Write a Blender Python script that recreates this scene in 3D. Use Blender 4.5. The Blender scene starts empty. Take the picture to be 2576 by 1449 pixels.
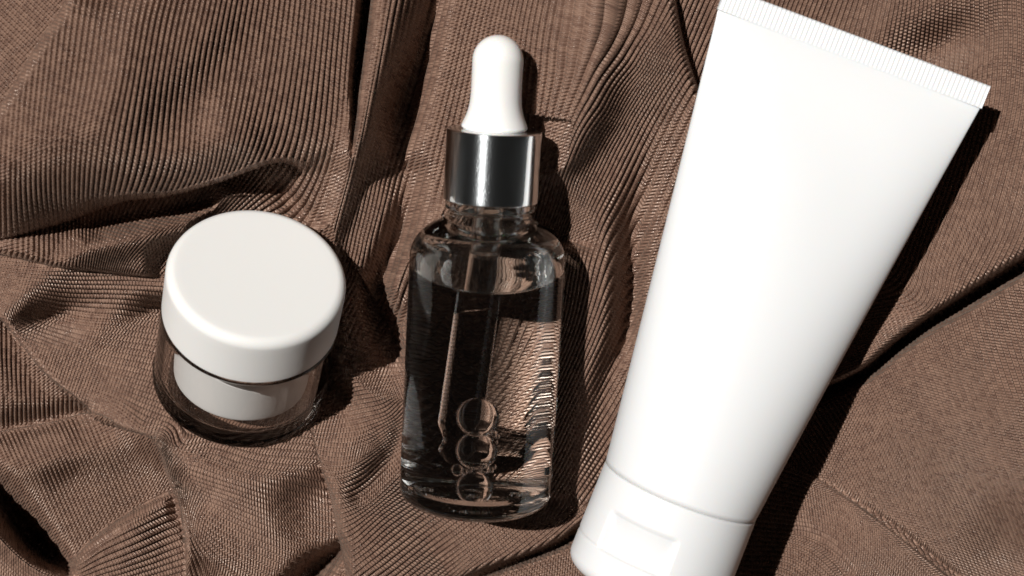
import bpy, math, random
import numpy as np
from mathutils import Vector, Matrix

S = bpy.context.scene
MM = 3.0                           # units per millimetre: small things need a large unit for the caustics to be traced
S.unit_settings.scale_length = 0.001 / MM
K = 0.001 / MM                     # texture scales below are per metre
random.seed(4)
rng = np.random.default_rng(11)

# ------------------------------------------------------------------ camera
DIST = 365.0                       # mm from the lens to the plane of the cloth
cam_d = bpy.data.cameras.new('camera')
cam = bpy.data.objects.new('camera', cam_d)
S.collection.objects.link(cam)
cam.location = (0, 0, DIST * MM)
cam_d.sensor_width = 36.0
cam_d.lens = 36.0 * DIST / 214.67
cam_d.clip_start = 10 * MM
cam_d.clip_end = 20000 * MM
cam_d.dof.use_dof = True
cam_d.dof.focus_distance = 358 * MM
cam_d.dof.aperture_fstop = 15.0 * K
S.camera = cam

# ------------------------------------------------------------------ world and sun
world = bpy.data.worlds.new('World')
S.world = world
world.use_nodes = True
bg = world.node_tree.nodes['Background']
bg.inputs[0].default_value = (1.0, 0.98, 0.95, 1)
bg.inputs[1].default_value = 0.013

sun_d = bpy.data.lights.new('sun', 'SUN')
sun_d.energy = 5.0
sun_d.angle = math.radians(0.5)
sun_d.color = (1.0, 0.978, 0.945)
sun = bpy.data.objects.new('sun', sun_d)
S.collection.objects.link(sun)
LDIR = Vector((-0.365, 0.18, 0.90)).normalized()
sun.rotation_euler = LDIR.to_track_quat('Z', 'Y').to_euler()
sun.location = LDIR * 1000 * MM
sun_d.cycles.is_caustics_light = True

S.view_settings.view_transform = 'Standard'
S.view_settings.look = 'None'
S.view_settings.exposure = 0.0
S.view_settings.gamma = 1.0
S.cycles.max_bounces = 24
S.cycles.transmission_bounces = 20
S.cycles.glossy_bounces = 8
S.cycles.transparent_max_bounces = 16
S.cycles.blur_glossy = 0.3
S.cycles.sample_clamp_indirect = 6.0

# ------------------------------------------------------------------ helpers
def ray_xy(px, py, z):
    """where the line of sight that reaches the plane z=0 at (px,py)/12 mm passes height z (mm)"""
    f = (DIST - z) / DIST
    return (px - 1288.0) / 12.0 * f, -(py - 724.5) / 12.0 * f

def pt(px, py, z):
    x, y = ray_xy(px, py, z)
    return Vector((x, y, z))

def tag(o, label=None, cat=None, group=None, kind=None):
    if label: o['label'] = label
    if cat: o['category'] = cat
    if group: o['group'] = group
    if kind: o['kind'] = kind
    return o

def link(name, me, mat=None, parent=None, smooth=True):
    o = bpy.data.objects.new(name, me)
    S.collection.objects.link(o)
    if mat: me.materials.append(mat)
    if parent: o.parent = parent
    if smooth: me.polygons.foreach_set('use_smooth', [True] * len(me.polygons))
    return o

def empty(name, origin, axis, xhint=(1, 0, 0)):
    """an Empty at origin (mm) whose local Z runs along axis"""
    z = Vector(axis).normalized()
    x = Vector(xhint); x = (x - z * x.dot(z)).normalized()
    y = z.cross(x)
    m = Matrix((x, y, z)).transposed().to_4x4()
    m.translation = Vector(origin) * MM
    o = bpy.data.objects.new(name, None)
    S.collection.objects.link(o)
    o.matrix_world = m
    o.empty_display_size = 10 * MM
    return o

def lathe(name, prof, mat, parent, seg=128, flip=False, off=None, fine=True):
    """prof: list of (r, z) in mm from one end to the other; r=0 closes"""
    vs, fs, rings = [], [], []
    for r, z in prof:
        ox, oy = off(z) if off else (0, 0)
        if r < 1e-6:
            rings.append([len(vs)]); vs.append((ox * MM, oy * MM, z * MM))
        else:
            base = len(vs)
            for k in range(seg):
                a = 2 * math.pi * k / seg
                vs.append(((ox + r * math.cos(a)) * MM, (oy + r * math.sin(a)) * MM, z * MM))
            rings.append(list(range(base, base + seg)))
    for a, b in zip(rings[:-1], rings[1:]):
        for k in range(seg):
            k2 = (k + 1) % seg
            if len(a) == 1 and len(b) == 1: continue
            if len(a) == 1: f = (a[0], b[k2], b[k])
            elif len(b) == 1: f = (a[k], a[k2], b[0])
            else: f = (a[k], a[k2], b[k2], b[k])
            fs.append(f[::-1] if flip else f)
    me = bpy.data.meshes.new(name)
    me.from_pydata(vs, [], fs)
    return link(name, me, mat, parent)

def dense(prof, step=0.6):
    """rounds nothing, only adds points along the profile so that shading stays even"""
    out = [prof[0]]
    for (r0, z0), (r1, z1) in zip(prof[:-1], prof[1:]):
        n = max(1, int(math.hypot(r1 - r0, z1 - z0) / step))
        for i in range(1, n + 1):
            out.append((r0 + (r1 - r0) * i / n, z0 + (z1 - z0) * i / n))
    return out

def fillet(pts, radii, n=8):
    """profile with its corners rounded; radii has one entry per inner point"""
    out = [pts[0]]
    for i in range(1, len(pts) - 1):
        p0, p1, p2 = (np.array(p, float) for p in pts[i - 1:i + 2])
        R = radii[i - 1]
        if R <= 0:
            out.append(tuple(p1)); continue
        a = p0 - p1; b = p2 - p1
        la, lb = np.linalg.norm(a), np.linalg.norm(b)
        a /= la; b /= lb
        ang = math.acos(max(-1, min(1, float(a @ b))))
        d = min(R / math.tan(ang / 2), la * .49, lb * .49)
        q0, q2 = p1 + a * d, p1 + b * d
        for k in range(n + 1):
            t = k / n
            # near circular arc: rational quadratic
            w = math.sin(ang / 2)
            den = (1 - t) ** 2 + 2 * w * t * (1 - t) + t * t
            q = ((1 - t) ** 2 * q0 + 2 * w * t * (1 - t) * p1 + t * t * q2) / den
            out.append((float(q[0]), float(q[1])))
    out.append(pts[-1])
    return out

# ------------------------------------------------------------------ materials
def new_mat(name):
    m = bpy.data.materials.new(name)
    m.use_nodes = True
    nt = m.node_tree
    return m, nt, nt.nodes['Principled BSDF']

def N(nt, kind, **kw):
    n = nt.nodes.new(kind)
    for k, v in kw.items():
        if k in n.inputs: n.inputs[k].default_value = v
        else: setattr(n, k, v)
    return n

def math_node(nt, op, a, b=None, c=None, clamp=False):
    n = nt.nodes.new('ShaderNodeMath'); n.operation = op; n.use_clamp = clamp
    for i, v in enumerate((a, b, c)):
        if v is None: continue
        if isinstance(v, (int, float)): n.inputs[i].default_value = v
        else: nt.links.new(v, n.inputs[i])
    return n.outputs[0]

def plastic(name, col, rough, sss=0.0, sss_r=1.5, spec=0.5, bump=0.0, coat=0.0):
    m, nt, p = new_mat(name)
    p.inputs['Base Color'].default_value = (*col, 1)
    p.inputs['Roughness'].default_value = rough
    p.inputs['Specular IOR Level'].default_value = spec
    p.inputs['Coat Weight'].default_value = coat
    if sss:
        p.inputs['Subsurface Weight'].default_value = sss
        p.inputs['Subsurface Radius'].default_value = (1.0, 0.62, 0.42)
        p.inputs['Subsurface Scale'].default_value = sss_r * MM
    tc = N(nt, 'ShaderNodeTexCoord')
    no = N(nt, 'ShaderNodeTexNoise', Scale=900.0 * K, Detail=4.0)
    nt.links.new(tc.outputs['Object'], no.inputs['Vector'])
    r = N(nt, 'ShaderNodeMapRange')
    r.inputs['To Min'].default_value = rough - .05
    r.inputs['To Max'].default_value = rough + .06
    nt.links.new(no.outputs['Fac'], r.inputs['Value'])
    nt.links.new(r.outputs[0], p.inputs['Roughness'])
    if bump:
        n2 = N(nt, 'ShaderNodeTexNoise', Scale=bump * K, Detail=3.0)
        nt.links.new(tc.outputs['Object'], n2.inputs['Vector'])
        b = N(nt, 'ShaderNodeBump', Strength=0.25, Distance=0.08 * MM)
        nt.links.new(n2.outputs['Fac'], b.inputs['Height'])
        nt.links.new(b.outputs[0], p.inputs['Normal'])
    return m

def glass(name, ior, col=(1, 1, 1), rough=0.0, wave=0.0):
    m = bpy.data.materials.new(name); m.use_nodes = True
    nt = m.node_tree; nt.nodes.clear()
    out = N(nt, 'ShaderNodeOutputMaterial')
    g = N(nt, 'ShaderNodeBsdfGlass')
    g.inputs['Color'].default_value = (*col, 1)
    g.inputs['Roughness'].default_value = rough
    g.inputs['IOR'].default_value = ior
    nt.links.new(g.outputs[0], out.inputs['Surface'])
    if wave:
        tc = N(nt, 'ShaderNodeTexCoord')
        mp = N(nt, 'ShaderNodeMapping'); mp.inputs['Scale'].default_value = (1, 1, .35)
        no = N(nt, 'ShaderNodeTexNoise', Scale=260.0 * K, Detail=1.0)
        nt.links.new(tc.outputs['Object'], mp.inputs['Vector'])
        nt.links.new(mp.outputs[0], no.inputs['Vector'])
        b = N(nt, 'ShaderNodeBump', Strength=1.0, Distance=wave * MM)
        nt.links.new(no.outputs['Fac'], b.inputs['Height'])
        nt.links.new(b.outputs[0], g.inputs['Normal'])
    return m

def cloth_material():
    m, nt, p = new_mat('brown_rib_knit')
    L = nt.links.new
    at = N(nt, 'ShaderNodeAttribute'); at.attribute_name = 'rib'
    sep = N(nt, 'ShaderNodeSeparateXYZ'); L(at.outputs['Vector'], sep.inputs[0])
    u, v = sep.outputs[0], sep.outputs[1]
    tc = N(nt, 'ShaderNodeTexCoord')
    wob = N(nt, 'ShaderNodeTexNoise', Scale=420.0 * K, Detail=2.0)
    L(tc.outputs['Object'], wob.inputs['Vector'])
    fu = math_node(nt, 'FRACT', u)
    side = math_node(nt, 'ABSOLUTE', math_node(nt, 'SUBTRACT', math_node(nt, 'MULTIPLY', fu, 2.0), 1.0))   # 0 on the rib's crown, 1 in its groove
    vv = math_node(nt, 'MULTIPLY', v, 1.4)
    vv = math_node(nt, 'ADD', vv, math_node(nt, 'MULTIPLY', side, 0.55))
    vv = math_node(nt, 'ADD', vv, math_node(nt, 'MULTIPLY', wob.outputs['Fac'], 0.3))
    st = math_node(nt, 'SINE', math_node(nt, 'MULTIPLY', vv, 2 * math.pi))
    st = math_node(nt, 'MULTIPLY_ADD', st, .5, .5)
    # a crease down the middle of each rib, between its two rows of loops
    mid = math_node(nt, 'SUBTRACT', 1.0, math_node(nt, 'MULTIPLY', side, 3.5), clamp=True)
    hgt = math_node(nt, 'SUBTRACT', st, math_node(nt, 'MULTIPLY', mid, .35))
    fibre = N(nt, 'ShaderNodeTexNoise', Scale=5200.0 * K, Detail=2.0)
    L(tc.outputs['Object'], fibre.inputs['Vector'])
    hgt = math_node(nt, 'ADD', hgt, math_node(nt, 'MULTIPLY', fibre.outputs['Fac'], .4))
    b = N(nt, 'ShaderNodeBump', Strength=0.9, Distance=0.27 * MM)
    L(hgt, b.inputs['Height'])
    L(b.outputs[0], p.inputs['Normal'])
    # thread colour: heathered, each loop a little different
    cell = N(nt, 'ShaderNodeCombineXYZ')
    L(math_node(nt, 'FLOOR', u), cell.inputs[0]); L(math_node(nt, 'FLOOR', vv), cell.inputs[1])
    wn = N(nt, 'ShaderNodeTexWhiteNoise'); wn.noise_dimensions = '3D'
    L(cell.outputs[0], wn.inputs['Vector'])
    big = N(nt, 'ShaderNodeTexNoise', Scale=160.0 * K, Detail=3.0)
    L(tc.outputs['Object'], big.inputs['Vector'])
    k = math_node(nt, 'MULTIPLY_ADD', wn.outputs['Value'], .28, math_node(nt, 'MULTIPLY_ADD', big.outputs['Fac'], .2, .28))
    cr = N(nt, 'ShaderNodeValToRGB')
    e = cr.color_ramp.elements
    e[0].position = .15; e[0].color = (.090, .050, .040, 1)
    e[1].position = .95; e[1].color = (.312, .190, .134, 1)
    mid_e = e.new(.5); mid_e.color = (.186, .108, .078, 1)
    L(k, cr.inputs['Fac'])
    L(cr.outputs['Color'], p.inputs['Base Color'])
    rr = N(nt, 'ShaderNodeMapRange')
    rr.inputs['To Min'].default_value = .2; rr.inputs['To Max'].default_value = .5
    L(wn.outputs['Value'], rr.inputs['Value'])
    L(rr.outputs[0], p.inputs['Roughness'])
    p.inputs['Specular IOR Level'].default_value = .7
    p.inputs['Specular Tint'].default_value = (1.0, .86, .74, 1)
    p.inputs['Sheen Weight'].default_value = .08
    p.inputs['Sheen Roughness'].default_value = .4
    p.inputs['Sheen Tint'].default_value = (.9, .75, .62, 1)
    return m

M_cloth = cloth_material()
M_tube = plastic('white_soft_plastic', (.715, .72, .725), .36, sss=.25, sss_r=1.5)
M_lid = plastic('white_lid_plastic', (.76, .75, .73), .34, sss=.15, sss_r=1.0)
M_cup = plastic('white_cup_plastic', (.66, .66, .65), .4)
M_bulb = plastic('white_rubber', (.84, .83, .81), .36, sss=.45, sss_r=1.6)
M_glass = glass('clear_glass', 1.50, (.992, .998, .994), 0.0, wave=.03)
M_pip = glass('pipette_glass', 1.50, (.995, .998, .995))
M_pip_wet = glass('pipette_glass_in_liquid', 1.17, (.998, .998, .998))
M_wet = glass('wall_with_serum_behind', 1.342, (.994, .996, .992), 0.0, wave=.03)
M_pip_bore = glass('bore_filled_with_serum', 1.50 / 1.333, (.998, .998, .998))
M_liq_side = glass('serum_against_glass', 1.333 / 1.50, (.998, .993, .988), 0.0, wave=.03)
M_liq_top = glass('serum_surface', 1.333, (.998, .995, .99), 0.0, wave=.12)
M_bub = glass('air_bubble', 1 / 1.333, (1, 1, 1))
M_acry = glass('clear_acrylic', 1.49, (.992, .986, .98))

def chrome():
    m = bpy.data.materials.new('silver_metal'); m.use_nodes = True
    nt = m.node_tree; nt.nodes.clear()
    out = N(nt, 'ShaderNodeOutputMaterial')
    tc = N(nt, 'ShaderNodeTexCoord')
    n1 = N(nt, 'ShaderNodeTexNoise', Scale=3600.0 * K, Detail=1.0)
    nt.links.new(tc.outputs['Object'], n1.inputs['Vector'])
    b = N(nt, 'ShaderNodeBump', Strength=1.0, Distance=.028 * MM)
    nt.links.new(n1.outputs['Fac'], b.inputs['Height'])
    n2 = N(nt, 'ShaderNodeTexNoise', Scale=120.0 * K, Detail=2.0)
    nt.links.new(tc.outputs['Object'], n2.inputs['Vector'])
    b2 = N(nt, 'ShaderNodeBump', Strength=.5, Distance=.05 * MM)
    nt.links.new(n2.outputs['Fac'], b2.inputs['Height'])
    g1 = N(nt, 'ShaderNodeBsdfAnisotropic'); g1.inputs['Color'].default_value = (.82, .82, .81, 1); g1.inputs['Roughness'].default_value = .045
    g2 = N(nt, 'ShaderNodeBsdfAnisotropic'); g2.inputs['Color'].default_value = (.78, .82, .84, 1); g2.inputs['Roughness'].default_value = .30
    g2.inputs['Anisotropy'].default_value = .55; g2.inputs['Rotation'].default_value = .0
    tg = N(nt, 'ShaderNodeTangent'); tg.direction_type = 'RADIAL'; tg.axis = 'Z'
    nt.links.new(tg.outputs[0], g2.inputs['Tangent'])
    nt.links.new(b2.outputs[0], g1.inputs['Normal']); nt.links.new(b.outputs[0], g2.inputs['Normal'])
    mx = N(nt, 'ShaderNodeMixShader'); mx.inputs[0].default_value = .35
    nt.links.new(g1.outputs[0], mx.inputs[1]); nt.links.new(g2.outputs[0], mx.inputs[2])
    nt.links.new(mx.outputs[0], out.inputs['Surface'])
    return m
M_chrome = chrome()

# ------------------------------------------------------------------ where the three things lie (mm)
# jar: leans back on the slope of a fold
JAR_B = pt(604, 950, 0.0); JAR_T = pt(648, 687, 25.2)
JAR_A = (JAR_T - JAR_B).normalized(); JAR_H = (JAR_T - JAR_B).length; JAR_R = 17.6
# dropper bottle
BOT_B = pt(1195, 1262, 14.0); BOT_T = pt(1256, 88, 33.0)
BOT_A = (BOT_T - BOT_B).normalized(); BOT_H = (BOT_T - BOT_B).length; BOT_R = 15.3
# squeeze tube: J is the joint between tube and cap
TUB_J = pt(1712, 1232, 19.0); TUB_E = pt(2158, 92, 29.0)
TUB_A = (TUB_E - TUB_J).normalized(); TUB_H = (TUB_E - TUB_J).length; TUB_R = 15.9

# ------------------------------------------------------------------ the cloth
# plan of the folds: px runs right, py towards the near edge, 12 units per mm, (1288, 724.5) in the middle
def grid_line(lo, hi, f0, f1, fine, far):
    mid = np.arange(f0, f1 + fine, fine)
    def wing(a, b, sgn):
        out, x, st = [], a, fine
        while (x - b) * sgn < 0:
            st = min(far, st * 1.12); x += sgn * st; out.append(x)
        return out
    return np.array(wing(mid[0], lo, -1)[::-1] + list(mid) + wing(mid[-1], hi, 1))

gx = grid_line(-1500, 4100, -40, 2616, 1.8, 50)
gy = grid_line(-1200, 2650, -40, 1490, 1.8, 50)
PX, PY = np.meshgrid(gx, gy)
PX = PX.ravel().astype(np.float64); PY = PY.ravel().astype(np.float64)
nx, ny = len(gx), len(gy)

H = np.zeros(PX.shape)

def soft_poly(P, x, y, s):
    """distance to a polyline, and the values carried by its points, blended so that they change gently"""
    D, T = [], []
    for i in range(len(P) - 1):
        ax, ay = P[i][:2]; dx, dy = P[i + 1][0] - ax, P[i + 1][1] - ay
        t = np.clip(((x - ax) * dx + (y - ay) * dy) / (dx * dx + dy * dy), 0, 1)
        D.append(np.hypot(x - ax - t * dx, y - ay - t * dy)); T.append(t)
    dm = np.minimum.reduce(D)
    sc = s + .22 * dm
    W = 0; A = 0; B = 0; Pq = 0
    for i, (d, t) in enumerate(zip(D, T)):
        w = np.exp(-(d - dm) / sc)
        W = W + w; A = A + w * (P[i][2] + (P[i + 1][2] - P[i][2]) * t); B = B + w * (P[i][3] + (P[i + 1][3] - P[i][3]) * t)
        Pq = Pq + w * (i + t)
    return dm, A / W, np.maximum(B / W, 4), Pq / W

def near_poly(pts, x, y):
    """distance to a polyline, sign (+ left of travel in picture sense), arc parameter index"""
    best = np.full(x.shape, 1e9); sg = np.zeros(x.shape); par = np.zeros(x.shape)
    for i in range(len(pts) - 1):
        ax, ay = pts[i][:2]; bx, by = pts[i + 1][:2]
        dx, dy = bx - ax, by - ay
        l2 = dx * dx + dy * dy
        t = np.clip(((x - ax) * dx + (y - ay) * dy) / l2, 0, 1)
        ex, ey = x - ax - t * dx, y - ay - t * dy
        d = np.hypot(ex, ey)
        m = d < best
        cr = dx * (y - ay) - dy * (x - ax)
        best = np.where(m, d, best); sg = np.where(m, np.sign(cr), sg); par = np.where(m, i + t, par)
    return best, sg, par

def smooth_pts(pts, n=6):
    """Catmull-Rom through the given points, all columns"""
    P = np.array(pts, float)
    if len(P) < 3: return P
    Q = np.vstack([2 * P[0] - P[1], P, 2 * P[-1] - P[-2]])
    out = []
    for i in range(1, len(Q) - 2):
        for k in range(n):
            t = k / n
            a, b, c, d = Q[i - 1], Q[i], Q[i + 1], Q[i + 2]
            out.append(.5 * ((2 * b) + (c - a) * t + (2 * a - 5 * b + 4 * c - d) * t * t + (3 * b - a - 3 * c + d) * t ** 3))
    out.append(P[-1])
    return np.array(out)

def box_mask(pts, pad):
    return ((PX > pts[:, 0].min() - pad) & (PX < pts[:, 0].max() + pad) &
            (PY > pts[:, 1].min() - pad) & (PY < pts[:, 1].max() + pad))

def ridge(pts, n=3):
    """pts rows: x, y, height, half width"""
    P = smooth_pts(pts, n)
    m = box_mask(P, P[:, 3].max() * 3.2)
    x, y = PX[m], PY[m]
    d, hh, ww, par = soft_poly(P, x, y, 3.0)
    H[m] += hh * np.exp(-(d / ww) ** 2)

def step(pts, inside, L, n=3, soft=False):
    """a lip: the side on which `inside` lies stands higher by the third column, rounding over in the fourth"""
    P = smooth_pts(pts, n)
    m = box_mask(P, P[:, 3].max() + 3.5 * L)
    x, y = PX[m], PY[m]
    _, s, _ = near_poly(P, x, y)
    d, hh, ww, par = soft_poly(P, x, y, 3.0)
    _, s0, _ = near_poly(P, np.array([inside[0]], float), np.array([inside[1]], float))
    t = np.clip(d / ww, 0, 1)
    rise = np.sin(t * math.pi / 2) if soft else np.sqrt(np.maximum(1 - (1 - t) ** 2, 0))
    prof = rise * np.exp(-(np.maximum(d - ww, 0) / L) ** 2)
    endf = np.clip((np.minimum(par, len(P) - 1 - par) - 1.1) * 0.4, 0, 1)
    endf = endf * endf * (3 - 2 * endf)
    H[m] += np.where(s * s0[0] > 0, hh * prof * endf, 0)

def blob(cx, cy, rx, ry, ang, hh):
    c, s = math.cos(math.radians(ang)), math.sin(math.radians(ang))
    X = ((PX - cx) * c + (PY - cy) * s) / rx; Y = (-(PX - cx) * s + (PY - cy) * c) / ry
    H[:] += hh * np.exp(-(X * X + Y * Y))

#FOLDS-BEGIN
# the billow, upper left
blob(420, 190, 420, 300, -25, 6)
blob(500, 210, 60, 190, 38, -1.2)
ridge([(700, 20, -1.2, 80), (640, 110, -2.0, 80), (500, 290, -2.0, 85), (410, 410, -1.2, 80)])
ridge([(330, 60, 1.0, 80), (300, 260, 1.2, 90), (220, 420, 1, 90)])
step([(-300, 650, 8, 150), (-150, 625, 8, 140), (0, 602, 8, 125), (150, 562, 8, 85), (250, 526, 9, 36), (330, 503, 10, 18), (430, 492, 8.5, 11), (560, 455, 8.5, 11),
      (640, 424, 8, 11), (705, 408, 6, 12), (748, 425, 3, 24), (780, 475, 1, 40)], (450, 300), 330)
step([(-300, 640, 6, 170), (0, 590, 6, 150), (250, 515, 4.5, 130), (430, 480, 3.5, 110), (640, 414, 3, 100), (740, 400, 1, 80)], (450, 300), 330, soft=True)
step([(185, -150, 4, 40), (160, 0, 5, 34), (110, 80, 6, 30), (55, 170, 6, 30), (0, 262, 4, 30), (-80, 350, 2, 30), (-170, 430, 1, 30)], (400, 200), 240)
# below the billow
ridge([(120, 690, 1, 30), (220, 630, 3, 38), (330, 598, 5.5, 44), (470, 556, 5, 44), (600, 505, 3, 45)])
ridge([(250, 560, -3, 40), (400, 540, -4, 35), (520, 505, -4, 30)])
ridge([(700, 470, -2.0, 26), (740, 520, -2, 26), (790, 560, -1.5, 24)])
step([(-80, 634, 3, 20), (0, 642, 3.2, 20), (90, 662, 3, 16), (160, 676, 2, 14), (290, 690, 3, 18), (360, 697, 4, 18), (440, 700, 4, 18)], (200, 600), 110)
# broad swathe sweeping under the jar
blob(140, 800, 130, 50, -10, -7)
blob(370, 880, 190, 110, 10, -3.2)
ridge([(-60, 790, -1.2, 34), (40, 895, -1.2, 34), (95, 975, -1.2, 34), (190, 1052, -1, 30)])
step([(-80, 730, 4, 20), (0, 805, 4, 18), (60, 880, 3, 16), (115, 945, 3, 16), (230, 1052, 2.6, 16), (310, 1082, 2.6, 16), (385, 1112, 3, 16),
      (425, 1220, 3.4, 18), (458, 1330, 3.4, 18), (464, 1400, 3.4, 18), (464, 1560, 3.4, 18)], (560, 1050), 170)
ridge([(-80, 1095, -3, 32), (0, 1078, -3, 30), (120, 1054, -3, 28), (220, 1034, -2, 22)])
blob(120, 1160, 200, 50, -12, 2.5)
ridge([(-80, 1140, -8, 32), (0, 1250, -13, 36), (60, 1330, -17, 38), (110, 1385, -16, 34), (165, 1428, -6, 20)])
step([(140, 1440, 3, 26), (180, 1410, 6, 34), (235, 1352, 7, 40), (320, 1292, 7, 40), (425, 1241, 3, 30), (452, 1234, 0, 30)], (350, 1400), 150)
ridge([(-60, 1290, 6, 26), (20, 1370, 7, 28), (90, 1425, 6, 26), (170, 1465, 4, 26)])
ridge([(640, 1180, 5, 120), (600, 1140, 6, 110), (480, 1090, 3, 90)])
ridge([(560, 1090, 1, 50), (600, 1210, 1.6, 75), (690, 1320, 2.4, 80), (740, 1460, 2.4, 80)])
# the fold left of and under the bottle
step([(985, 850, 0, 30), (880, 920, 3, 34), (815, 990, 6, 32), (787, 1060, 8, 28), (800, 1150, 8, 28), (830, 1250, 8, 28), (850, 1350, 8, 28), (872, 1460, 8, 28), (880, 1600, 8, 28)],
     (950, 1200), 170)
ridge([(905, 1240, -2, 28), (960, 1175, -3, 34), (1000, 1120, -2.5, 30), (1030, 1060, -2, 30)])
ridge([(830, 1100, 1, 30), (900, 1120, -1.8, 26), (945, 1105, -1.5, 24)])
ridge([(735, 1490, -14, 34), (790, 1432, -13, 30), (845, 1390, -9, 20), (862, 1370, -2, 12)])
step([(1120, 1470, 4, 18), (1180, 1447, 4, 18), (1260, 1418, 4, 18), (1330, 1395, 4, 18), (1400, 1364, 4, 18), (1462, 1322, 4, 18), (1520, 1290, 3, 18), (1600, 1260, 1, 18)], (1250, 1290), 110)
ridge([(1140, 1476, -5, 10), (1260, 1430, -5, 9), (1400, 1376, -6, 10), (1470, 1333, -6, 12), (1560, 1300, -4, 12)])
# long crease and ridge, top centre
ridge([(928, -150, -9, 15), (920, 0, -10, 13), (906, 120, -11, 12), (894, 220, -9, 9), (890, 310, -5, 7), (884, 390, -1, 6)])
ridge([(1010, -150, 4, 50), (985, 0, 4, 50), (955, 150, 4.5, 42), (920, 300, 5, 38), (888, 400, 5, 38), (862, 500, 4.5, 36), (835, 580, 4, 34), (800, 680, 3, 34)])
ridge([(1130, -150, -4, 34), (1096, 0, -5, 34), (1062, 140, -7, 40), (1020, 270, -10, 50), (1005, 345, -8, 46), (1000, 440, -4, 50)])
ridge([(1040, 440, -3, 36), (1015, 545, -6, 36), (985, 640, -8, 40), (950, 720, -8, 40), (960, 800, -8, 46), (985, 880, -6, 40)])
ridge([(1130, 520, 2, 26), (1050, 610, 3, 26), (1000, 690, 4, 26), (990, 760, 3, 26)])
blob(1365, 230, 150, 230, 0, 8.5)
# right of the bottle
ridge([(1530, -150, 6, 90), (1510, 0, 6, 90), (1500, 150, 6, 85), (1475, 290, 5, 70), (1432, 385, 4, 46), (1395, 425, 3, 34)])
ridge([(1430, 420, 2, 40), (1500, 540, 3, 60), (1525, 680, 4, 60), (1505, 820, 4, 60), (1480, 930, 2, 50)])
ridge([(1650, 330, -1.5, 50), (1612, 480, -4, 46), (1590, 620, -6, 40), (1582, 740, -7, 34), (1566, 850, -6, 32), (1528, 940, -3, 34), (1490, 1050, -1, 36)])
step([(1690, -150, 5, 26), (1700, -20, 5, 26), (1720, 95, 5, 24), (1745, 180, 5, 22), (1775, 262, 4, 20), (1815, 350, 3, 20), (1850, 430, 2, 20)], (1600, 200), 130)
blob(1800, 60, 60, 220, -10, -3)
# upper right
blob(2360, 120, 120, 60, -25, -4.5)
blob(2180, 260, 150, 200, 10, 1.5)
blob(2230, 60, 40, 120, 20, 1.2)
blob(2500, 420, 110, 260, 20, 2.5)
step([(2760, 540, 6, 16), (2640, 612, 6, 16), (2576, 652, 6, 16), (2480, 712, 6, 16), (2400, 762, 6, 16), (2330, 806, 6, 16), (2250, 866, 6, 16), (2170, 932, 6, 16),
      (2090, 972, 6, 16), (1990, 1005, 6, 16), (1900, 1040, 4, 16)], (2300, 650), 150)
ridge([(2760, 556, -8, 17), (2640, 630, -8, 17), (2576, 668, -8, 17), (2480, 727, -9, 17), (2400, 777, -9, 16), (2330, 820, -9, 15), (2250, 880, -9, 14), (2170, 946, -8, 13), (2050, 1000, -6, 13), (1900, 1060, -4, 14)])
blob(2330, 1080, 260, 200, -30, 2)
blob(2600, 1420, 150, 120, 0, -6)
blob(2250, 1020, 90, 200, -30, 1.2)
step([(1900, 1120, 1.5, 24), (1990, 1168, 1.5, 24), (2056, 1202, 1.5, 24), (2150, 1262, 1.5, 24), (2240, 1330, 1.5, 24), (2320, 1394, 1.5, 24), (2400, 1458, 1.5, 24), (2520, 1560, 1.5, 24)], (2050, 1350), 120)
ridge([(2100, 1224, -.2, 5), (2250, 1322, -.9, 5), (2330, 1386, -1.4, 6), (2412, 1450, -1.4, 6)])
ridge([(1960, 1330, -.8, 22), (2060, 1360, -1.0, 22), (2130, 1440, -1.0, 22)])
ridge([(2600, 60, -1.4, 150), (2520, 250, -2.0, 150), (2330, 620, -2.4, 150), (2100, 1050, -2.2, 130), (1960, 1330, -1.4, 110)])
#FOLDS-END
H = H * 1.4 - 2.5 + (1262.0 - np.clip(PY, -300, 1700)) * 0.0165
# small slack everywhere
for _ in range(26):
    a = rng.uniform(0, 2 * math.pi); wl = rng.uniform(130, 420)
    H += rng.uniform(.04, .13) * (wl / 200) * np.sin((PX * math.cos(a) + PY * math.sin(a)) * 2 * math.pi / wl + rng.uniform(0, 6.28))

# keep the cloth under what lies on it
def under_cyl(X, Y, B, A, r, h):
    """lowest z of a solid cylinder above each (X,Y); inf where it does not cover"""
    B = np.array(B); A = np.array(A)
    px_, py_ = X - B[0], Y - B[1]
    # point p + z*k ; along = p.A + z*Az ; |p + zk|^2 - along^2 = r^2   (z relative to B)
    pa = px_ * A[0] + py_ * A[1]; az = A[2]
    qa = 1 - az * az; qb = -pa * az; qc = px_ ** 2 + py_ ** 2 - pa ** 2 - r * r
    disc = qb * qb - qa * qc
    ok = disc > 0
    sq = np.sqrt(np.where(ok, disc, 0))
    lo, hi = (-qb - sq) / qa, (-qb + sq) / qa
    s0, s1 = (0 - pa) / az, (h - pa) / az
    lo2, hi2 = np.minimum(s0, s1), np.maximum(s0, s1)
    L_ = np.maximum(lo, lo2); H_ = np.minimum(hi, hi2)
    return np.where(ok & (L_ < H_), L_ + B[2], 1e9)

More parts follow.
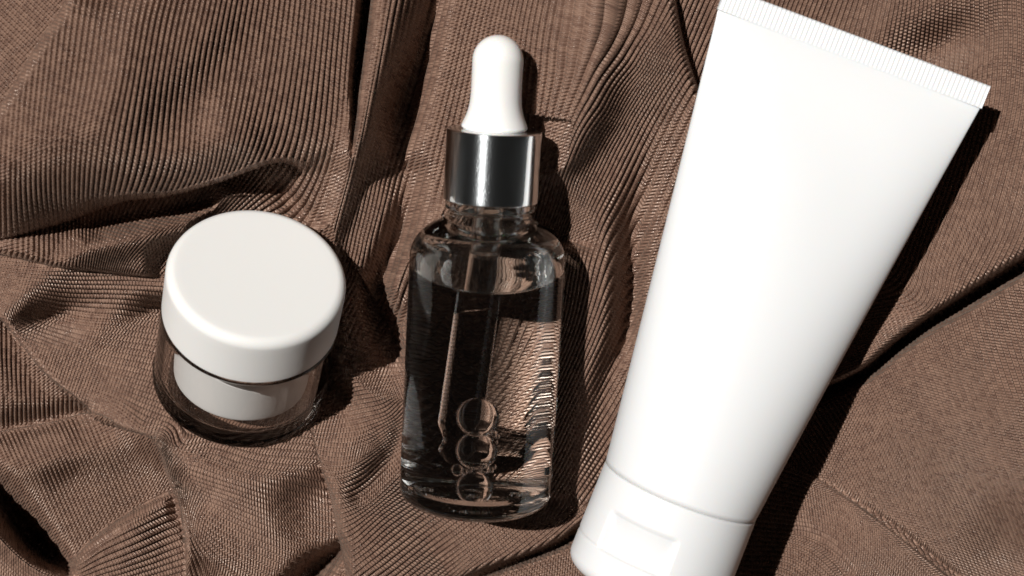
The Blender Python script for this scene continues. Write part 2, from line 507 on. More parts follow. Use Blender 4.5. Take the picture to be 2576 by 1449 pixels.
for _ in range(4):
    f = (DIST - H) / DIST
    X = (PX - 1288.0) / 12.0 * f; Y = -(PY - 724.5) / 12.0 * f
    lim = np.full(X.shape, 1e9)
    for B, A, r, h in ((JAR_B, JAR_A, JAR_R, JAR_H), (BOT_B + BOT_A * 54, BOT_A, 11.0, 22.0),
                       (BOT_B + BOT_A * 76, BOT_A, 6.5, 18.0), (TUB_J - TUB_A * 40, TUB_A, TUB_R, 100.0)):
        lim = np.minimum(lim, under_cyl(X, Y, B, A, r + .25, h))
        for k in (.5, 1, 1.5, 2, 2.6) if r > 17 else (.5, 1, 1.5, 2, 2.5, 3, 4, 5, 6):
            lim = np.minimum(lim, under_cyl(X, Y, B, A, r + .25 + k, h) + .35 * k + .12 * k * k)
    # flattening end of the tube: half width grows, half thickness falls
    rel = (X - TUB_J.x) * TUB_A.x + (Y - TUB_J.y) * TUB_A.y
    tt = rel / (TUB_A.x ** 2 + TUB_A.y ** 2)
    s_ = np.clip(tt / TUB_H, 0, 1.03)
    side_ = np.abs((X - TUB_J.x) * -TUB_A.y + (Y - TUB_J.y) * TUB_A.x) / math.hypot(TUB_A.x, TUB_A.y)
    a_ = TUB_R + (27.5 - TUB_R) * s_; b_ = TUB_R * (1 - s_) + .8
    zc = TUB_J.z + TUB_A.z * tt
    e_ = np.sqrt(np.maximum(1 - (side_ / a_) ** 2, 0))
    lim = np.where((side_ < a_) & (tt > 0) & (tt < TUB_H * 1.02), np.minimum(lim, zc - b_ * e_), lim)
    H = np.minimum(H, lim - .45)
    zp = JAR_B.z - (JAR_A.x * (X - JAR_B.x) + JAR_A.y * (Y - JAR_B.y)) / JAR_A.z
    dj = np.sqrt((X - JAR_B.x) ** 2 + (Y - JAR_B.y) ** 2 + (zp - JAR_B.z) ** 2) - JAR_R
    wj = np.exp(-(np.maximum(dj, 0) / (3.2 + 5.5 * np.clip(np.maximum((JAR_B.y - Y) / 12 + .1, np.clip((JAR_B.x - X - 9) / 9, 0, 1) * np.clip((22 - Y + JAR_B.y) / 12, 0, 1)), 0, 1))) ** 2)
    H = H + (np.clip(zp - .5, -11, 14) - H) * wj
    # the bottle lies in a trough of cloth that hugs its lower half
    A2 = math.hypot(BOT_A.x, BOT_A.y)
    rel = ((X - BOT_B.x) * BOT_A.x + (Y - BOT_B.y) * BOT_A.y) / A2 ** 2
    sd = ((X - BOT_B.x) * BOT_A.y - (Y - BOT_B.y) * BOT_A.x) / A2          # + to the right
    zax = BOT_B.z + BOT_A.z * rel
    endw = np.clip((rel + 1.5) / 4, 0, 1) * np.clip((55 - rel) / 5, 0, 1)
    endw = endw * endw * (3 - 2 * endw)
    rr_ = BOT_R + .3
    lim_r = np.where(sd > 0, rr_ * .86, rr_ * .62)
    edge_z = zax - np.sqrt(rr_ ** 2 - lim_r ** 2)
    dd = np.abs(sd)
    cradle = np.where(dd < lim_r, zax - np.sqrt(np.maximum(rr_ ** 2 - dd ** 2, 0)), edge_z)
    wgt = np.where(dd < lim_r, 1.0, np.exp(-((dd - lim_r) / np.where(sd > 0, 7.0, 4.0)) ** 2)) * endw
    H = H + (np.minimum(cradle, 1e3) - H) * wgt
    PRESS = 1 - .62 * endw * np.clip((lim_r + 2 - dd) / 3, 0, 1)

# ---- which piece of the folded cloth a point belongs to, and how its ribs run
def inside_poly(poly, x, y):
    c = np.zeros(x.shape, bool); n = len(poly); j = n - 1
    for i in range(n):
        xi, yi = poly[i]; xj, yj = poly[j]
        if yi != yj:
            c ^= ((yi > y) != (yj > y)) & (x < (xj - xi) * (y - yi) / (yj - yi) + xi)
        j = i
    return c

def tps(pts, vals):
    P = np.array(pts) / 500.0; n = len(P)
    d2 = ((P[:, None] - P[None]) ** 2).sum(-1)
    K = np.where(d2 > 0, d2 * np.log(np.maximum(d2, 1e-12)), 0) + np.eye(n) * 2e-4
    A = np.zeros((n + 3, n + 3)); A[:n, :n] = K
    A[:n, n] = 1; A[:n, n + 1:] = P; A[n, :n] = 1; A[n + 1:, :n] = P.T
    b = np.zeros((n + 3, vals.shape[1])); b[:n] = vals
    w = np.linalg.solve(A, b)
    def f(x, y):
        x = x / 500.0; y = y / 500.0
        out = w[n] + x[:, None] * w[n + 1] + y[:, None] * w[n + 2]
        for i in range(n):
            r2 = (x - P[i, 0]) ** 2 + (y - P[i, 1]) ** 2
            out += (r2 * np.log(np.maximum(r2, 1e-12)))[:, None] * w[i]
        return out
    return f

def rib_field(lines, pitch):
    """lines: list of (u, [(x,y)...]) each following one rib"""
    D = np.zeros(2)
    for u, l in lines:
        D += np.array(l[-1], float) - np.array(l[0], float)
    D /= np.linalg.norm(D)
    pts, vals = [], []
    for u, l in lines:
        l = smooth_pts(l, 2) if len(l) > 2 else np.array(l, float)
        v = float(l[0] @ D)
        for i, p in enumerate(l):
            if i: v += float(np.linalg.norm(l[i] - l[i - 1]))
            pts.append(p); vals.append((u, v / pitch))
    return tps(pts, np.array(vals))

def straight(dx, dy, pitch, ox=0, oy=0):
    n = math.hypot(dx, dy); dx /= n; dy /= n
    return lambda x, y: np.stack([((x - ox) * -dy + (y - oy) * dx) / pitch, ((x - ox) * dx + (y - oy) * dy) / pitch], 1)

BIG = 6000
RF = {}
RF['main'] = rib_field([
    (0, [(20, -100), (5, 150), (-12, 400), (-15, 650)]),
    (20, [(345, -100), (312, 0), (280, 200), (250, 350), (235, 480), (225, 600), (212, 690)]),
    (40, [(620, -100), (600, 0), (565, 200), (540, 350), (520, 450), (435, 570), (335, 680)]),
    (56, [(820, -100), (810, 0), (790, 200), (768, 350), (740, 430), (690, 490), (600, 560), (520, 640)]),
    (64, [(930, -100), (915, 0), (893, 200), (880, 320), (850, 450), (800, 600)]),
    (74, [(1085, -100), (1060, 0), (1010, 200), (965, 350), (930, 500), (880, 700)]),
    (84, [(1220, -100), (1190, 0), (1115, 300), (1060, 500), (1000, 700), (960, 800)]),
    (103, [(1470, -100), (1440, 0), (1400, 250), (1350, 450), (1290, 700), (1240, 900)]),
    (112, [(1760, -60), (1697, 32), (1606, 175), (1463, 404), (1380, 640)]),
    (119, [(1690, 130), (1585, 298), (1505, 452), (1436, 611), (1400, 800), (1340, 960), (1290, 1100), (1230, 1260)]),
    (132, [(1800, 350), (1750, 425), (1670, 574), (1596, 691), (1553, 765), (1470, 940), (1400, 1080), (1320, 1260)]),
    (144, [(1700, 800), (1650, 900), (1560, 1060), (1450, 1230), (1400, 1300)]),
    (151, [(1640, 1090), (1550, 1230), (1460, 1370)])], 13.5)
RF['corner'] = straight(1, .92, 12)
RF['swathe'] = rib_field([
    (0, [(-50, 700), (0, 708), (155, 728), (403, 738), (700, 780)]),
    (7, [(-50, 745), (0, 762), (181, 808), (398, 834), (700, 890)]),
    (14, [(78, 850), (233, 907), (388, 943), (650, 1020)]),
    (21, [(181, 964), (310, 1010), (440, 1072), (620, 1129), (796, 1150)]),
    (26, [(258, 1031), (362, 1093), (491, 1165), (646, 1217), (817, 1258)]),
    (34.5, [(403, 1129), (450, 1217), (543, 1279), (672, 1336), (837, 1388)]),
    (42, [(439, 1232), (481, 1320), (548, 1398), (620, 1449)]),
    (47, [(458, 1330), (496, 1449), (540, 1550)])], 11.3)
RF['left_low'] = straight(.02, 1, 11.5)
RF['left_diag'] = straight(.40, .92, 11)
RF['turned'] = rib_field([
    (0, [(0, 1300), (60, 1372), (130, 1425), (180, 1424), (258, 1372), (439, 1290)]),
    (4.5, [(-20, 1350), (60, 1425), (160, 1462), (300, 1430), (455, 1370)]),
    (9, [(-20, 1400), (60, 1475), (160, 1510), (320, 1480), (465, 1440)])], 11)
RF['under'] = rib_field([
    (0, [(860, 870), (930, 850), (1010, 840), (1100, 830)]),
    (11, [(823, 1003), (908, 985), (983, 973), (1080, 940)]),
    (17.5, [(797, 1070), (867, 1066), (930, 1055), (975, 1040), (1009, 1007), (1080, 960)]),
    (22.5, [(800, 1122), (860, 1128), (920, 1115), (970, 1085), (1010, 1060)]),
    (29.5, [(808, 1208), (849, 1215), (905, 1193), (960, 1148), (1005, 1118)]),
    (35, [(823, 1282), (860, 1284), (923, 1252), (1001, 1178), (1080, 1110)]),
    (41.5, [(849, 1367), (886, 1356), (960, 1293), (1027, 1245)]),
    (47.5, [(878, 1449), (960, 1386), (1053, 1312), (1120, 1262)]),
    (52, [(979, 1449), (1072, 1375), (1165, 1304)]),
    (58, [(1090, 1449), (1184, 1375), (1258, 1315), (1340, 1250)]),
    (63, [(1184, 1431), (1295, 1345), (1351, 1304)]),
    (67, [(1277, 1415), (1370, 1340), (1450, 1270)])], 10.8)
RF['low_mid'] = straight(.72, .62, 11)
RF['strip'] = straight(.42, -1, 12.5)
RF['upper_right'] = rib_field([
    (0, [(1850, 300), (1950, 40), (2010, -120)]),
    (12, [(2010, 300), (2090, 60), (2150, -100)]),
    (22, [(2140, 400), (2210, 120), (2250, -80)]),
    (36, [(2350, 300), (2370, 120), (2385, -80)]),
    (50, [(2330, 800), (2440, 560), (2530, 250), (2540, -60)]),
    (62, [(2150, 920), (2500, 760), (2640, 420), (2680, 0)])], 12.5)
RF['right_low'] = rib_field([
    (0, [(2107, 1062), (2185, 1196), (2260, 1330), (2330, 1449)]),
    (13, [(2140, 850), (2211, 933), (2320, 1165), (2418, 1372)]),
    (32.5, [(2392, 780), (2469, 1010), (2573, 1269), (2640, 1449)]),
    (46, [(2560, 700), (2640, 950), (2740, 1200)])], 11.2)
RF['bottom_right'] = rib_field([
    (0, [(1990, 1195), (2050, 1217), (2130, 1262), (2230, 1332), (2380, 1455)]),
    (6, [(1950, 1262), (2080, 1292), (2180, 1355), (2290, 1460)]),
    (12, [(1920, 1330), (2040, 1345), (2120, 1395), (2190, 1480)]),
    (18, [(1880, 1400), (1990, 1408), (2070, 1470)])], 10.5)

REG = [
    ('main', None),
    ('corner', [(-BIG, -BIG), (185 + 3, -BIG), (185, -150), (160, 0), (110, 80), (55, 170), (0, 262), (-120, 420), (-BIG, 900)]),
    ('strip', [(1690, -BIG), (1690, -150), (1700, -20), (1720, 95), (1745, 180), (1775, 262), (1815, 350), (1850, 430), (1950, 430), (2010, -BIG)]),
    ('upper_right', [(2010, -BIG), (1900, 400), (1830, 700), (1800, 1060), (1990, 1005), (2090, 972), (2170, 932), (2250, 866), (2330, 806), (2400, 762),
                     (2480, 712), (2576, 652), (2640, 612), (2760, 540), (BIG, -1200), (BIG, -BIG)]),
    ('right_low', [(1800, 1060), (1990, 1005), (2090, 972), (2170, 932), (2250, 866), (2330, 806), (2400, 762), (2480, 712), (2576, 652), (2640, 612), (2760, 540),
                   (BIG, -1200), (BIG, BIG), (2520, 2600), (1800, 2400)]),
    ('bottom_right', [(1800, 1060), (1900, 1120), (1990, 1168), (2056, 1202), (2150, 1262), (2240, 1330), (2320, 1394), (2400, 1458), (2520, 1560), (3600, BIG), (1500, BIG), (1700, 1400)]),
    ('swathe', [(-BIG, 600), (-80, 634), (0, 642), (90, 662), (160, 676), (290, 690), (360, 697), (440, 700), (600, 760), (880, 860), (985, 850), (880, 920), (815, 990),
                (787, 1060), (800, 1150), (830, 1250), (850, 1350), (872, 1460), (880, 1600), (900, BIG), (464, BIG), (464, 1560), (464, 1400), (458, 1330),
                (425, 1220), (385, 1112), (310, 1082), (230, 1052), (115, 945), (60, 880), (0, 805), (-80, 730), (-BIG, 700)]),
    ('left_low', [(-BIG, 700), (-80, 730), (0, 805), (60, 880), (115, 945), (230, 1045), (120, 1062), (0, 1084), (-80, 1100), (-BIG, 1300)]),
    ('left_diag', [(-BIG, 1300), (-80, 1100), (0, 1084), (120, 1062), (230, 1040), (310, 1082), (385, 1112), (425, 1220), (432, 1238), (320, 1292), (235, 1352), (180, 1410),
                   (140, 1420), (110, 1390), (60, 1335), (0, 1258), (-80, 1145), (-BIG, 1500)]),
    ('turned', [(-BIG, 1500), (-80, 1145), (0, 1258), (60, 1335), (110, 1390), (140, 1425), (180, 1410), (235, 1352), (320, 1292), (430, 1238), (458, 1330), (464, 1400), (464, BIG), (-BIG, BIG)]),
    ('under', [(985, 850), (1010, 812), (1070, 800), (1085, 1000), (1095, 1180), (1140, 1285), (1260, 1318), (1360, 1318), (1440, 1290), (1500, 1262), (1640, 1230), (1600, 1260), (1520, 1290), (1462, 1322), (1400, 1364),
               (1330, 1395), (1260, 1418), (1180, 1447), (1120, 1470), (900, BIG), (880, 1600), (872, 1460), (850, 1350), (830, 1250), (800, 1150), (787, 1060), (815, 990), (880, 920)]),
    ('low_mid', [(900, BIG), (1120, 1470), (1180, 1447), (1260, 1418), (1330, 1395), (1400, 1364), (1462, 1322), (1520, 1290), (1600, 1260), (1700, 1400), (1500, BIG)]),
]
def smooth_poly(p):
    """the same curve through the points as the folds use, except where the outline runs far out of view"""
    out = []; n = len(p); far = lambda q: max(abs(q[0]), abs(q[1])) > 2550 and (q[0] > 3000 or q[0] < -1000 or q[1] < -1000 or q[1] > 2000)
    for i in range(n):
        a, b, c, d = (np.array(p[(i + k) % n], float) for k in (-1, 0, 1, 2))
        out.append(tuple(b))
        if far(b) or far(c): continue
        if far(a) : a = 2 * b - c
        if far(d) : d = 2 * c - b
        # a corner where another line joins stays a corner
        for t in (.25, .5, .75):
            out.append(tuple(.5 * ((2 * b) + (c - a) * t + (2 * a - 5 * b + 4 * c - d) * t * t + (3 * b - a - 3 * c + d) * t ** 3)))
    return out
lab = np.zeros(PX.shape, np.int8)
for i, (nm, poly) in enumerate(REG):
    if poly is None: continue
    lab[inside_poly(smooth_poly(poly), PX, PY)] = i
UV = np.zeros((len(PX), 2))
CS = 12.0
cgx = np.arange(gx[0] - CS, gx[-1] + 2 * CS, CS); cgy = np.arange(gy[0] - CS, gy[-1] + 2 * CS, CS)
for i, (nm, poly) in enumerate(REG):
    m = lab == i
    if not m.any(): continue
    x, y = PX[m], PY[m]
    x0, x1, y0, y1 = x.min(), x.max(), y.min(), y.max()
    ax = cgx[(cgx > x0 - 2 * CS) & (cgx < x1 + 2 * CS)]; ay = cgy[(cgy > y0 - 2 * CS) & (cgy < y1 + 2 * CS)]
    cx, cy = np.meshgrid(ax, ay)
    val = RF[nm](cx.ravel(), cy.ravel()).reshape(len(ay), len(ax), 2)
    fx = (x - ax[0]) / CS; fy = (y - ay[0]) / CS
    ix = np.clip(fx.astype(int), 0, len(ax) - 2); iy = np.clip(fy.astype(int), 0, len(ay) - 2)
    fx = (fx - ix)[:, None]; fy = (fy - iy)[:, None]
    UV[m] = (val[iy, ix] * (1 - fx) * (1 - fy) + val[iy, ix + 1] * fx * (1 - fy) + val[iy + 1, ix] * (1 - fx) * fy + val[iy + 1, ix + 1] * fx * fy)

fu = UV[:, 0] - np.floor(UV[:, 0])
prof = (np.sin(np.pi * fu)) ** .8
f = (DIST - H) / DIST
X = (PX - 1288.0) / 12.0 * f; Y = -(PY - 724.5) / 12.0 * f
# raise the ribs along the surface normal
Hg, Xg, Yg = H.reshape(ny, nx), X.reshape(ny, nx), Y.reshape(ny, nx)
P3 = np.stack([Xg, Yg, Hg], -1)
du = np.gradient(P3, axis=1); dv = np.gradient(P3, axis=0)
nn = np.cross(dv, du); nn /= np.linalg.norm(nn, axis=-1, keepdims=True)
nn = nn.reshape(-1, 3); nn *= np.sign(nn[:, 2:3])
RIB = 1.0
# flatter on steep faces, and where two pieces of the folded cloth meet
lg = lab.reshape(ny, nx)
edge = np.zeros((ny, nx), bool)
edge[:, 1:] |= lg[:, 1:] != lg[:, :-1]; edge[1:] |= lg[1:] != lg[:-1]; edge[:, :-1] |= lg[:, 1:] != lg[:, :-1]; edge[:-1] |= lg[1:] != lg[:-1]
near = edge.astype(float)
for _ in range(2):
    g_ = near.copy()
    g_[:, 1:] = np.maximum(g_[:, 1:], near[:, :-1] * .6); g_[:, :-1] = np.maximum(g_[:, :-1], near[:, 1:] * .6)
    g_[1:] = np.maximum(g_[1:], near[:-1] * .6); g_[:-1] = np.maximum(g_[:-1], near[1:] * .6)
    near = g_
near = near.ravel()
amp = RIB * PRESS * np.clip((nn[:, 2] - .05) * 1.9, .3, 1)
nd = nn.copy(); nd[:, 2] += .35; nd /= np.linalg.norm(nd, axis=1, keepdims=True)
prof = prof * (1 - near) + .55 * near
co = P3.reshape(-1, 3) + nd * ((prof - 1) * amp)[:, None]
co = (co * MM).astype(np.float32)

me = bpy.data.meshes.new('ribbed_cloth')
nv = nx * ny; nf = (nx - 1) * (ny - 1)
me.vertices.add(nv); me.vertices.foreach_set('co', co.ravel())
ii = np.arange(nv, dtype=np.int32).reshape(ny, nx)
q = np.stack([ii[1:, :-1], ii[1:, 1:], ii[:-1, 1:], ii[:-1, :-1]], -1).reshape(-1)
me.loops.add(nf * 4); me.loops.foreach_set('vertex_index', q)
me.polygons.add(nf); me.polygons.foreach_set('loop_start', np.arange(0, nf * 4, 4, dtype=np.int32))
at = me.attributes.new('rib', 'FLOAT_VECTOR', 'POINT')
at.data.foreach_set('vector', np.concatenate([UV, np.zeros((nv, 1))], 1).astype(np.float32).ravel())
me.update(calc_edges=True)
me.polygons.foreach_set('use_smooth', np.ones(nf, bool))
cloth = bpy.data.objects.new('ribbed_cloth', me)
me.materials.append(M_cloth)
S.collection.objects.link(cloth)
tag(cloth, 'crumpled brown rib knit cloth spread in folds under everything', 'cloth')
cloth.cycles.is_caustics_receiver = True

# ------------------------------------------------------------------ jar
jar = empty('cream_jar', JAR_B, JAR_A)
tag(jar, 'small round cosmetic jar with white lid, white cup and clear outer wall', 'jar')
R = JAR_R; h = JAR_H; SEAM = h - 12.6
lid_prof = fillet([(0, h), (R, h), (R + .05, SEAM + .3), (R - .9, SEAM + .3), (R - 1.2, SEAM + 2), (0, SEAM + 2)], [2.0, .35, .2, 0], 10)
lathe('lid', dense(lid_prof, 1.2), M_lid, jar, 160, flip=True)
# clear outer wall: a thick walled acrylic cup, hollow inside
Ro = R + .15
outer = fillet([(0, 0), (Ro - .6, 0), (Ro + .4, .8), (Ro + .4, 2.0), (Ro + .15, 2.4), (Ro, SEAM - .15), (Ro - .9, SEAM), (Ro - 1.5, SEAM), (Ro - 1.7, 3.6), (0, 3.3)], [.4, .5, .3, .3, .4, .3, .2, 1.4], 8)
lathe('outer_wall', dense(outer, 1.0), M_acry, jar, 160)
cup = fillet([(0, 4.8), (14.4, 4.8), (14.8, SEAM + 1.6), (0, SEAM + 1.6)], [1.6, .1], 8)
lathe('inner_cup', dense(cup, 1.2), M_cup, jar, 128)
lathe('neck_ring', dense([(13.0, SEAM - .4), (R - 1.5, SEAM - .4), (R - 1.5, SEAM + 1.2), (13.0, SEAM + 1.2), (13.0, SEAM - .4)], 1), M_cup, jar, 128)

# ------------------------------------------------------------------ dropper bottle
bot = empty('dropper_bottle', BOT_B, BOT_A)
tag(bot, 'clear glass dropper bottle of colourless liquid with silver collar and white rubber bulb', 'bottle')
LEVEL = 48.8
SLOPE = 0.21                                   # the bottle lies down, so the liquid reaches further up its lower side
body_out = fillet([(0, 1.4), (9, 1.0), (12.6, 0.0), (BOT_R, 1.6), (BOT_R, 49.6)], [4, 1.2, 2.4], 16)
body_out += [tuple(p) for p in smooth_pts([(BOT_R, 50.2), (15.0, 51.8), (14.3, 53.4), (12.9, 55.2), (10.9, 56.8), (9.2, 57.9), (8.4, 58.8)], 5)]
body_out += fillet([(8.2, 59.2), (8.2, 59.6), (8.85, 59.9), (8.85, 61.5), (8.0, 61.9), (7.6, 66.0)], [.3, .3, .3, .3], 8)
body_top = [(6.4, 66.0)]
body_in = fillet([(6.4, 66.0), (6.6, 57.0), (BOT_R - 1.8, 54.2), (BOT_R - 1.7, LEVEL)], [2.5, 3], 14)
gb = lathe('glass_body', dense(body_out + body_top + body_in[1:], .9), M_glass, bot, 192)
for v in gb.data.vertices:
    r_, z_ = math.hypot(v.co.x, v.co.y) / MM, v.co.z / MM
    if abs(r_ - (BOT_R - 1.7)) < .5 and LEVEL - .1 < z_ < 52.6:
        lv = LEVEL + v.co.y / MM * SLOPE
        v.co.z = (lv + (z_ - LEVEL) / (52.6 - LEVEL) * (52.6 - lv)) * MM
gb.data.materials.append(M_wet)
for p in gb.data.polygons:                     # where liquid stands behind the wall, wall and liquid refract as one
    c = p.center
    if math.hypot(c.x, c.y) > (BOT_R - .4) * MM and 4.9 * MM < c.z < LEVEL * MM + c.y * SLOPE: p.material_index = 1
ri = BOT_R - 1.7
liq_side = fillet([(0, 4.4), (8, 4.2), (12.4, 3.4), (BOT_R - .05, 5.2)], [4, 2.4], 10)
liq = lathe('serum', dense(liq_side, .9), M_liq_side, bot, 192)
# liquid surface with its meniscus
def disc_surface(name, r, z, mat, parent):
    rings = 40; seg = 192; vs = [(0, 0, z * MM)]; fs = []
    for i in range(1, rings + 1):
        rr = r * (i / rings) ** .8
        men = 1.0 * math.exp(-(r - rr) / .9)
        for k in range(seg):
            a = 2 * math.pi * k / seg
            vs.append((rr * math.cos(a) * MM, rr * math.sin(a) * MM, (z - .8 + men) * MM))
    for k in range(seg):
        fs.append((0, 1 + k, 1 + (k + 1) % seg))
    for i in range(rings - 1):
        b0 = 1 + i * seg; b1 = b0 + seg
        for k in range(seg):
            k2 = (k + 1) % seg
            fs.append((b0 + k, b1 + k, b1 + k2, b0 + k2))
    vs[0] = (0, 0, (z - .8) * MM)
    me = bpy.data.meshes.new(name); me.from_pydata(vs, [], fs)
    return link(name, me, mat, parent)
surf = disc_surface('serum_surface', ri, LEVEL, M_liq_top, bot)
for v in surf.data.vertices: v.co.z += v.co.y * SLOPE
def lean(z):
    return (-3.4 * (1 - z / 62), 6.0 * (1 - z / 62))
pip = [(1.0, 65), (2.3, 65)]
pip_dry_o = [(3.2, 65), (3.1, LEVEL - .8)]
pip_wet_o = fillet([(3.1, LEVEL - .8), (3.0, 16.0), (1.9, 12.9), (2.4, 10.4), (1.1, 8.1), (.7, 7.8)], [2.5, 1.5, 1.2, .3], 8)
lathe('pipette', dense(pip_dry_o[::-1], 1), M_pip, bot, 96, off=lean)
pw = lathe('pipette_end', dense(pip_wet_o[::-1], .8), M_pip_wet, bot, 96, off=lean)
lathe('pipette_bore', dense([(0, LEVEL - .6), (1.6, LEVEL - .2), (2.35, LEVEL + .8), (2.35, 65)], .7), M_pip, bot, 96, off=lean, flip=True)
# bubbles that cling under the upper wall
def bubble(px, py, rad, flat, name='bubble'):
    # point on the inside of the upper wall along the line of sight
    o = Vector((0, 0, DIST)); d = (pt(px, py, 0) - o).normalized()
    w = o - BOT_B; a = BOT_A
    dp = d - a * d.dot(a); wp = w - a * w.dot(a)
    A_ = dp.dot(dp); B_ = dp.dot(wp); C_ = wp.dot(wp) - (ri - rad * flat - .15) ** 2
    t = (-B_ - math.sqrt(max(0, B_ * B_ - A_ * C_))) / A_
    p = o + d * t
    rel = bot.matrix_world.inverted() @ (p * MM)
    n = Vector((rel.x, rel.y, 0)).normalized()
    vs, fs = [], []; NU, NV = 40, 20
    for j in range(NV + 1):
        th = math.pi * j / NV
        for i in range(NU):
            ph = 2 * math.pi * i / NU
            vs.append((math.sin(th) * math.cos(ph) * rad * MM, math.sin(th) * math.sin(ph) * rad * MM, math.cos(th) * rad * flat * .6 * MM))
    for j in range(NV):
        for i in range(NU):
            i2 = (i + 1) % NU
            fs.append((j * NU + i, (j + 1) * NU + i, (j + 1) * NU + i2, j * NU + i2))
    me = bpy.data.meshes.new(name); me.from_pydata(vs, [], fs)
    ob = link(name, me, M_bub, bot)
    ob.rotation_euler = n.to_track_quat('Z', 'Y').to_euler()
    ob.location = rel
    return ob
BUBS = [(1202, 1046, 3.9, .55), (1199, 1131, 3.8, .55), (1194, 1224, 3.4, .6),
        (1153, 1180, 1.2, .7), (1243, 1090, .7, .8), (1232, 1088, .45, .8), (1252, 1096, .4, .8), (1222, 1176, .9, .8), (1236, 1180, .5, .8),
        (1243, 1172, .45, .8), (1170, 1184, .6, .8), (1184, 1178, .5, .8), (1208, 1180, .45, .8), (1248, 1110, .35, .8)]
for b in BUBS: bubble(*b)

# collar and bulb
C0, C1 = 61.6, 75.3
col = fillet([(8.6, C0), (9.27, C0), (9.24, C1), (6.2, C1), (6.2, C1 - 1.2)], [.15, .35, .1], 6)
lathe('collar', dense(col, 1.2), M_chrome, bot, 160)
top = BOT_H
bulb = [(0, C1 - .6), (6.0, C1 - .6), (6.05, C1 + .1), (6.3, C1 + .35)]
bulb += [tuple(p) for p in smooth_pts([(6.42, C1 + .6), (6.1, C1 + 1.4), (5.5, C1 + 2.9), (5.02, C1 + 5.0), (4.86, C1 + 8.2), (4.9, top - 5.0)], 5)]
bulb += [(4.9 * math.cos(a), top - 4.9 + 4.9 * math.sin(a)) for a in np.linspace(.06, math.pi / 2 - .02, 20)] + [(0, top)]
lathe('bulb', dense(bulb, .7), M_bulb, bot, 96)

# raised moulding marks on the floor of the bottle
def marks(parent):
    items = [('So', -8.0), ('vou', -0.6), ('rr', 6.4)]
    for txt, x in items:
        c = bpy.data.curves.new('moulded_mark', 'FONT')
        c.body = txt; c.size = 3.2 * MM; c.extrude = .25 * MM; c.bevel_depth = .1 * MM
        c.align_x = 'CENTER'; c.align_y = 'CENTER'
        t = bpy.data.objects.new('tmp', c); S.collection.objects.link(t)
        dg = bpy.context.evaluated_depsgraph_get()
        me = bpy.data.meshes.new_from_object(t.evaluated_get(dg))
        bpy.data.objects.remove(t)
        o = link('moulded_mark', me, M_pip, parent, smooth=False)
        o.location = (x * MM, -1.5 * MM, 2.9 * MM)
marks(bot)
for o in bot.children:
    if o.name.split('.')[0] in ('glass_body', 'serum', 'serum_surface', 'pipette', 'pipette_end', 'pipette_bore', 'filled_bore', 'bubble'):
        o.cycles.is_caustics_caster = True
for o in jar.children:
    if o.name.startswith('outer_wall'): o.cycles.is_caustics_caster = True
    if o.name.startswith('inner_cup'): o.cycles.is_caustics_receiver = True

# ------------------------------------------------------------------ squeeze tube
tube = empty('squeeze_tube', TUB_J, TUB_A, xhint=(-1, .3, 0))
tag(tube, 'large plain white squeeze tube with crimped end and flip cap', 'tube')
CR = 4.3                                      # depth of the crimped strip
def tube_body():
    NS, NA = 90, 160
    vs, fs = [], []
    L_ = TUB_H - CR
    for j in range(NS + 1):
        s = j / NS
        z = s * L_
        k = s ** 1.25
        a = TUB_R + (27.1 - TUB_R) * (s ** 1.02) + 0.0
        b = TUB_R * (1 - k) ** .82 * (1 - .0 * s) + .45 * s
        ex = 1.0 - .12 * s
        for i in range(NA):
            t = 2 * math.pi * i / NA
            c, sn = math.cos(t), math.sin(t)
            x = a * math.copysign(abs(c) ** ex, c)
            y = b * math.copysign(abs(sn) ** (1 + .25 * s), sn)
            # a soft dent in the upper face
            if y > 0:
                y -= 1.3 * math.exp(-((z - L_ * .86) / 9) ** 2 - ((x - 3) / 15) ** 2) * 0.6
                y -= .7 * math.exp(-((z - L_ * .72) / 16) ** 2 - ((x + 9) / 8) ** 2) * 0.5
            zz = z
            vs.append((x * MM, y * MM, zz * MM))
    for j in range(NS):
        for i in range(NA):
            i2 = (i + 1) % NA
            fs.append((j * NA + i, j * NA + i2, (j + 1) * NA + i2, (j + 1) * NA + i))
    fs.append(tuple(range(NA))[::-1])
    me = bpy.data.meshes.new('tube_body'); me.from_pydata(vs, [], fs)
    return link('tube_body', me, M_tube, tube)
tube_body()
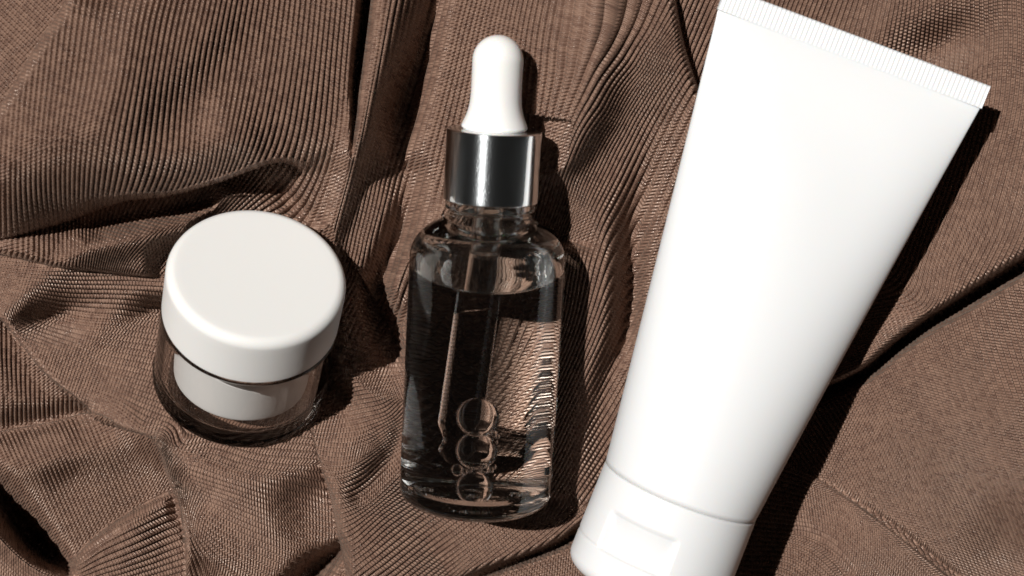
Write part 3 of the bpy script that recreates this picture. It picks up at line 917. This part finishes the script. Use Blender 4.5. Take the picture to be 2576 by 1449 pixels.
def crimp():
    W = 27.3; n = 62 * 6; rows = 10
    vs, fs = [], []
    for side in (1, -1):
        for j in range(rows + 1):
            z = TUB_H - CR - .3 + (CR + .3) * j / rows
            e = min(1, j / 1.5) * 1.0
            for i in range(n + 1):
                x = -W + 2 * W * i / n
                g = .5 + .5 * math.cos(2 * math.pi * i / 6)
                y = side * (.45 + .13 * g * e)
                vs.append((x * MM, y * MM, z * MM))
    def idx(s, j, i): return s * (rows + 1) * (n + 1) + j * (n + 1) + i
    for s in (0, 1):
        for j in range(rows):
            for i in range(n):
                f = (idx(s, j, i), idx(s, j, i + 1), idx(s, j + 1, i + 1), idx(s, j + 1, i))
                fs.append(f[::-1] if s == 0 else f)
    for i in range(n):
        fs.append((idx(0, rows, i), idx(0, rows, i + 1), idx(1, rows, i + 1), idx(1, rows, i)))
    for j in range(rows):
        fs.append((idx(0, j, 0), idx(0, j + 1, 0), idx(1, j + 1, 0), idx(1, j, 0)))
        fs.append((idx(0, j, n), idx(1, j, n), idx(1, j + 1, n), idx(0, j + 1, n)))
    me = bpy.data.meshes.new('crimped_end'); me.from_pydata(vs, [], fs)
    o = link('crimped_end', me, M_tube, tube)
    return o
crimp()
def cap():
    """flip cap: a short cylinder with a thumb scoop pressed into its upper side and the line of its lid"""
    NA, NS = 240, 130; Lc = 21.5
    vs, fs = [], []
    SP = 14.4                                  # lid line, mm from the joint
    for j in range(NS + 1):
        z = -.25 - (Lc) * j / NS
        for i in range(NA):
            t = 2 * math.pi * i / NA
            r = TUB_R + .05 + .25 * (j / NS)
            if j == 0: r -= .35
            d = -z
            r -= .22 * math.exp(-((d - SP) / .28) ** 2)
            if d > Lc - 3: r -= 3 - math.sqrt(max(0, 9 - (d - Lc + 3) ** 2))
            # the scoop: rounded box, deepest at the lid line
            ang = (t - math.radians(67)); ang = (ang + math.pi) % (2 * math.pi) - math.pi
            sx = ang * TUB_R / 7.6; sz = (SP - d)
            if 0 < sz < 8.5:
                w = 1 - abs(sx) ** 4
                if w > 0:
                    depth = 2.8 * (1 - sz / 8.5) ** .8
                    edge = min(1, (1 - abs(sx) ** 3) * 3.2) * min(1, (8.5 - sz) * .9)
                    r -= max(0, depth * edge)
            vs.append((r * math.cos(t) * MM, r * math.sin(t) * MM, z * MM))
    for j in range(NS):
        for i in range(NA):
            i2 = (i + 1) % NA
            fs.append((j * NA + i, (j + 1) * NA + i, (j + 1) * NA + i2, j * NA + i2))
    fs.append(tuple(range(NA)))
    fs.append(tuple(NS * NA + i for i in range(NA))[::-1])
    me = bpy.data.meshes.new('flip_cap'); me.from_pydata(vs, [], fs)
    return link('flip_cap', me, M_tube, tube)
cap()
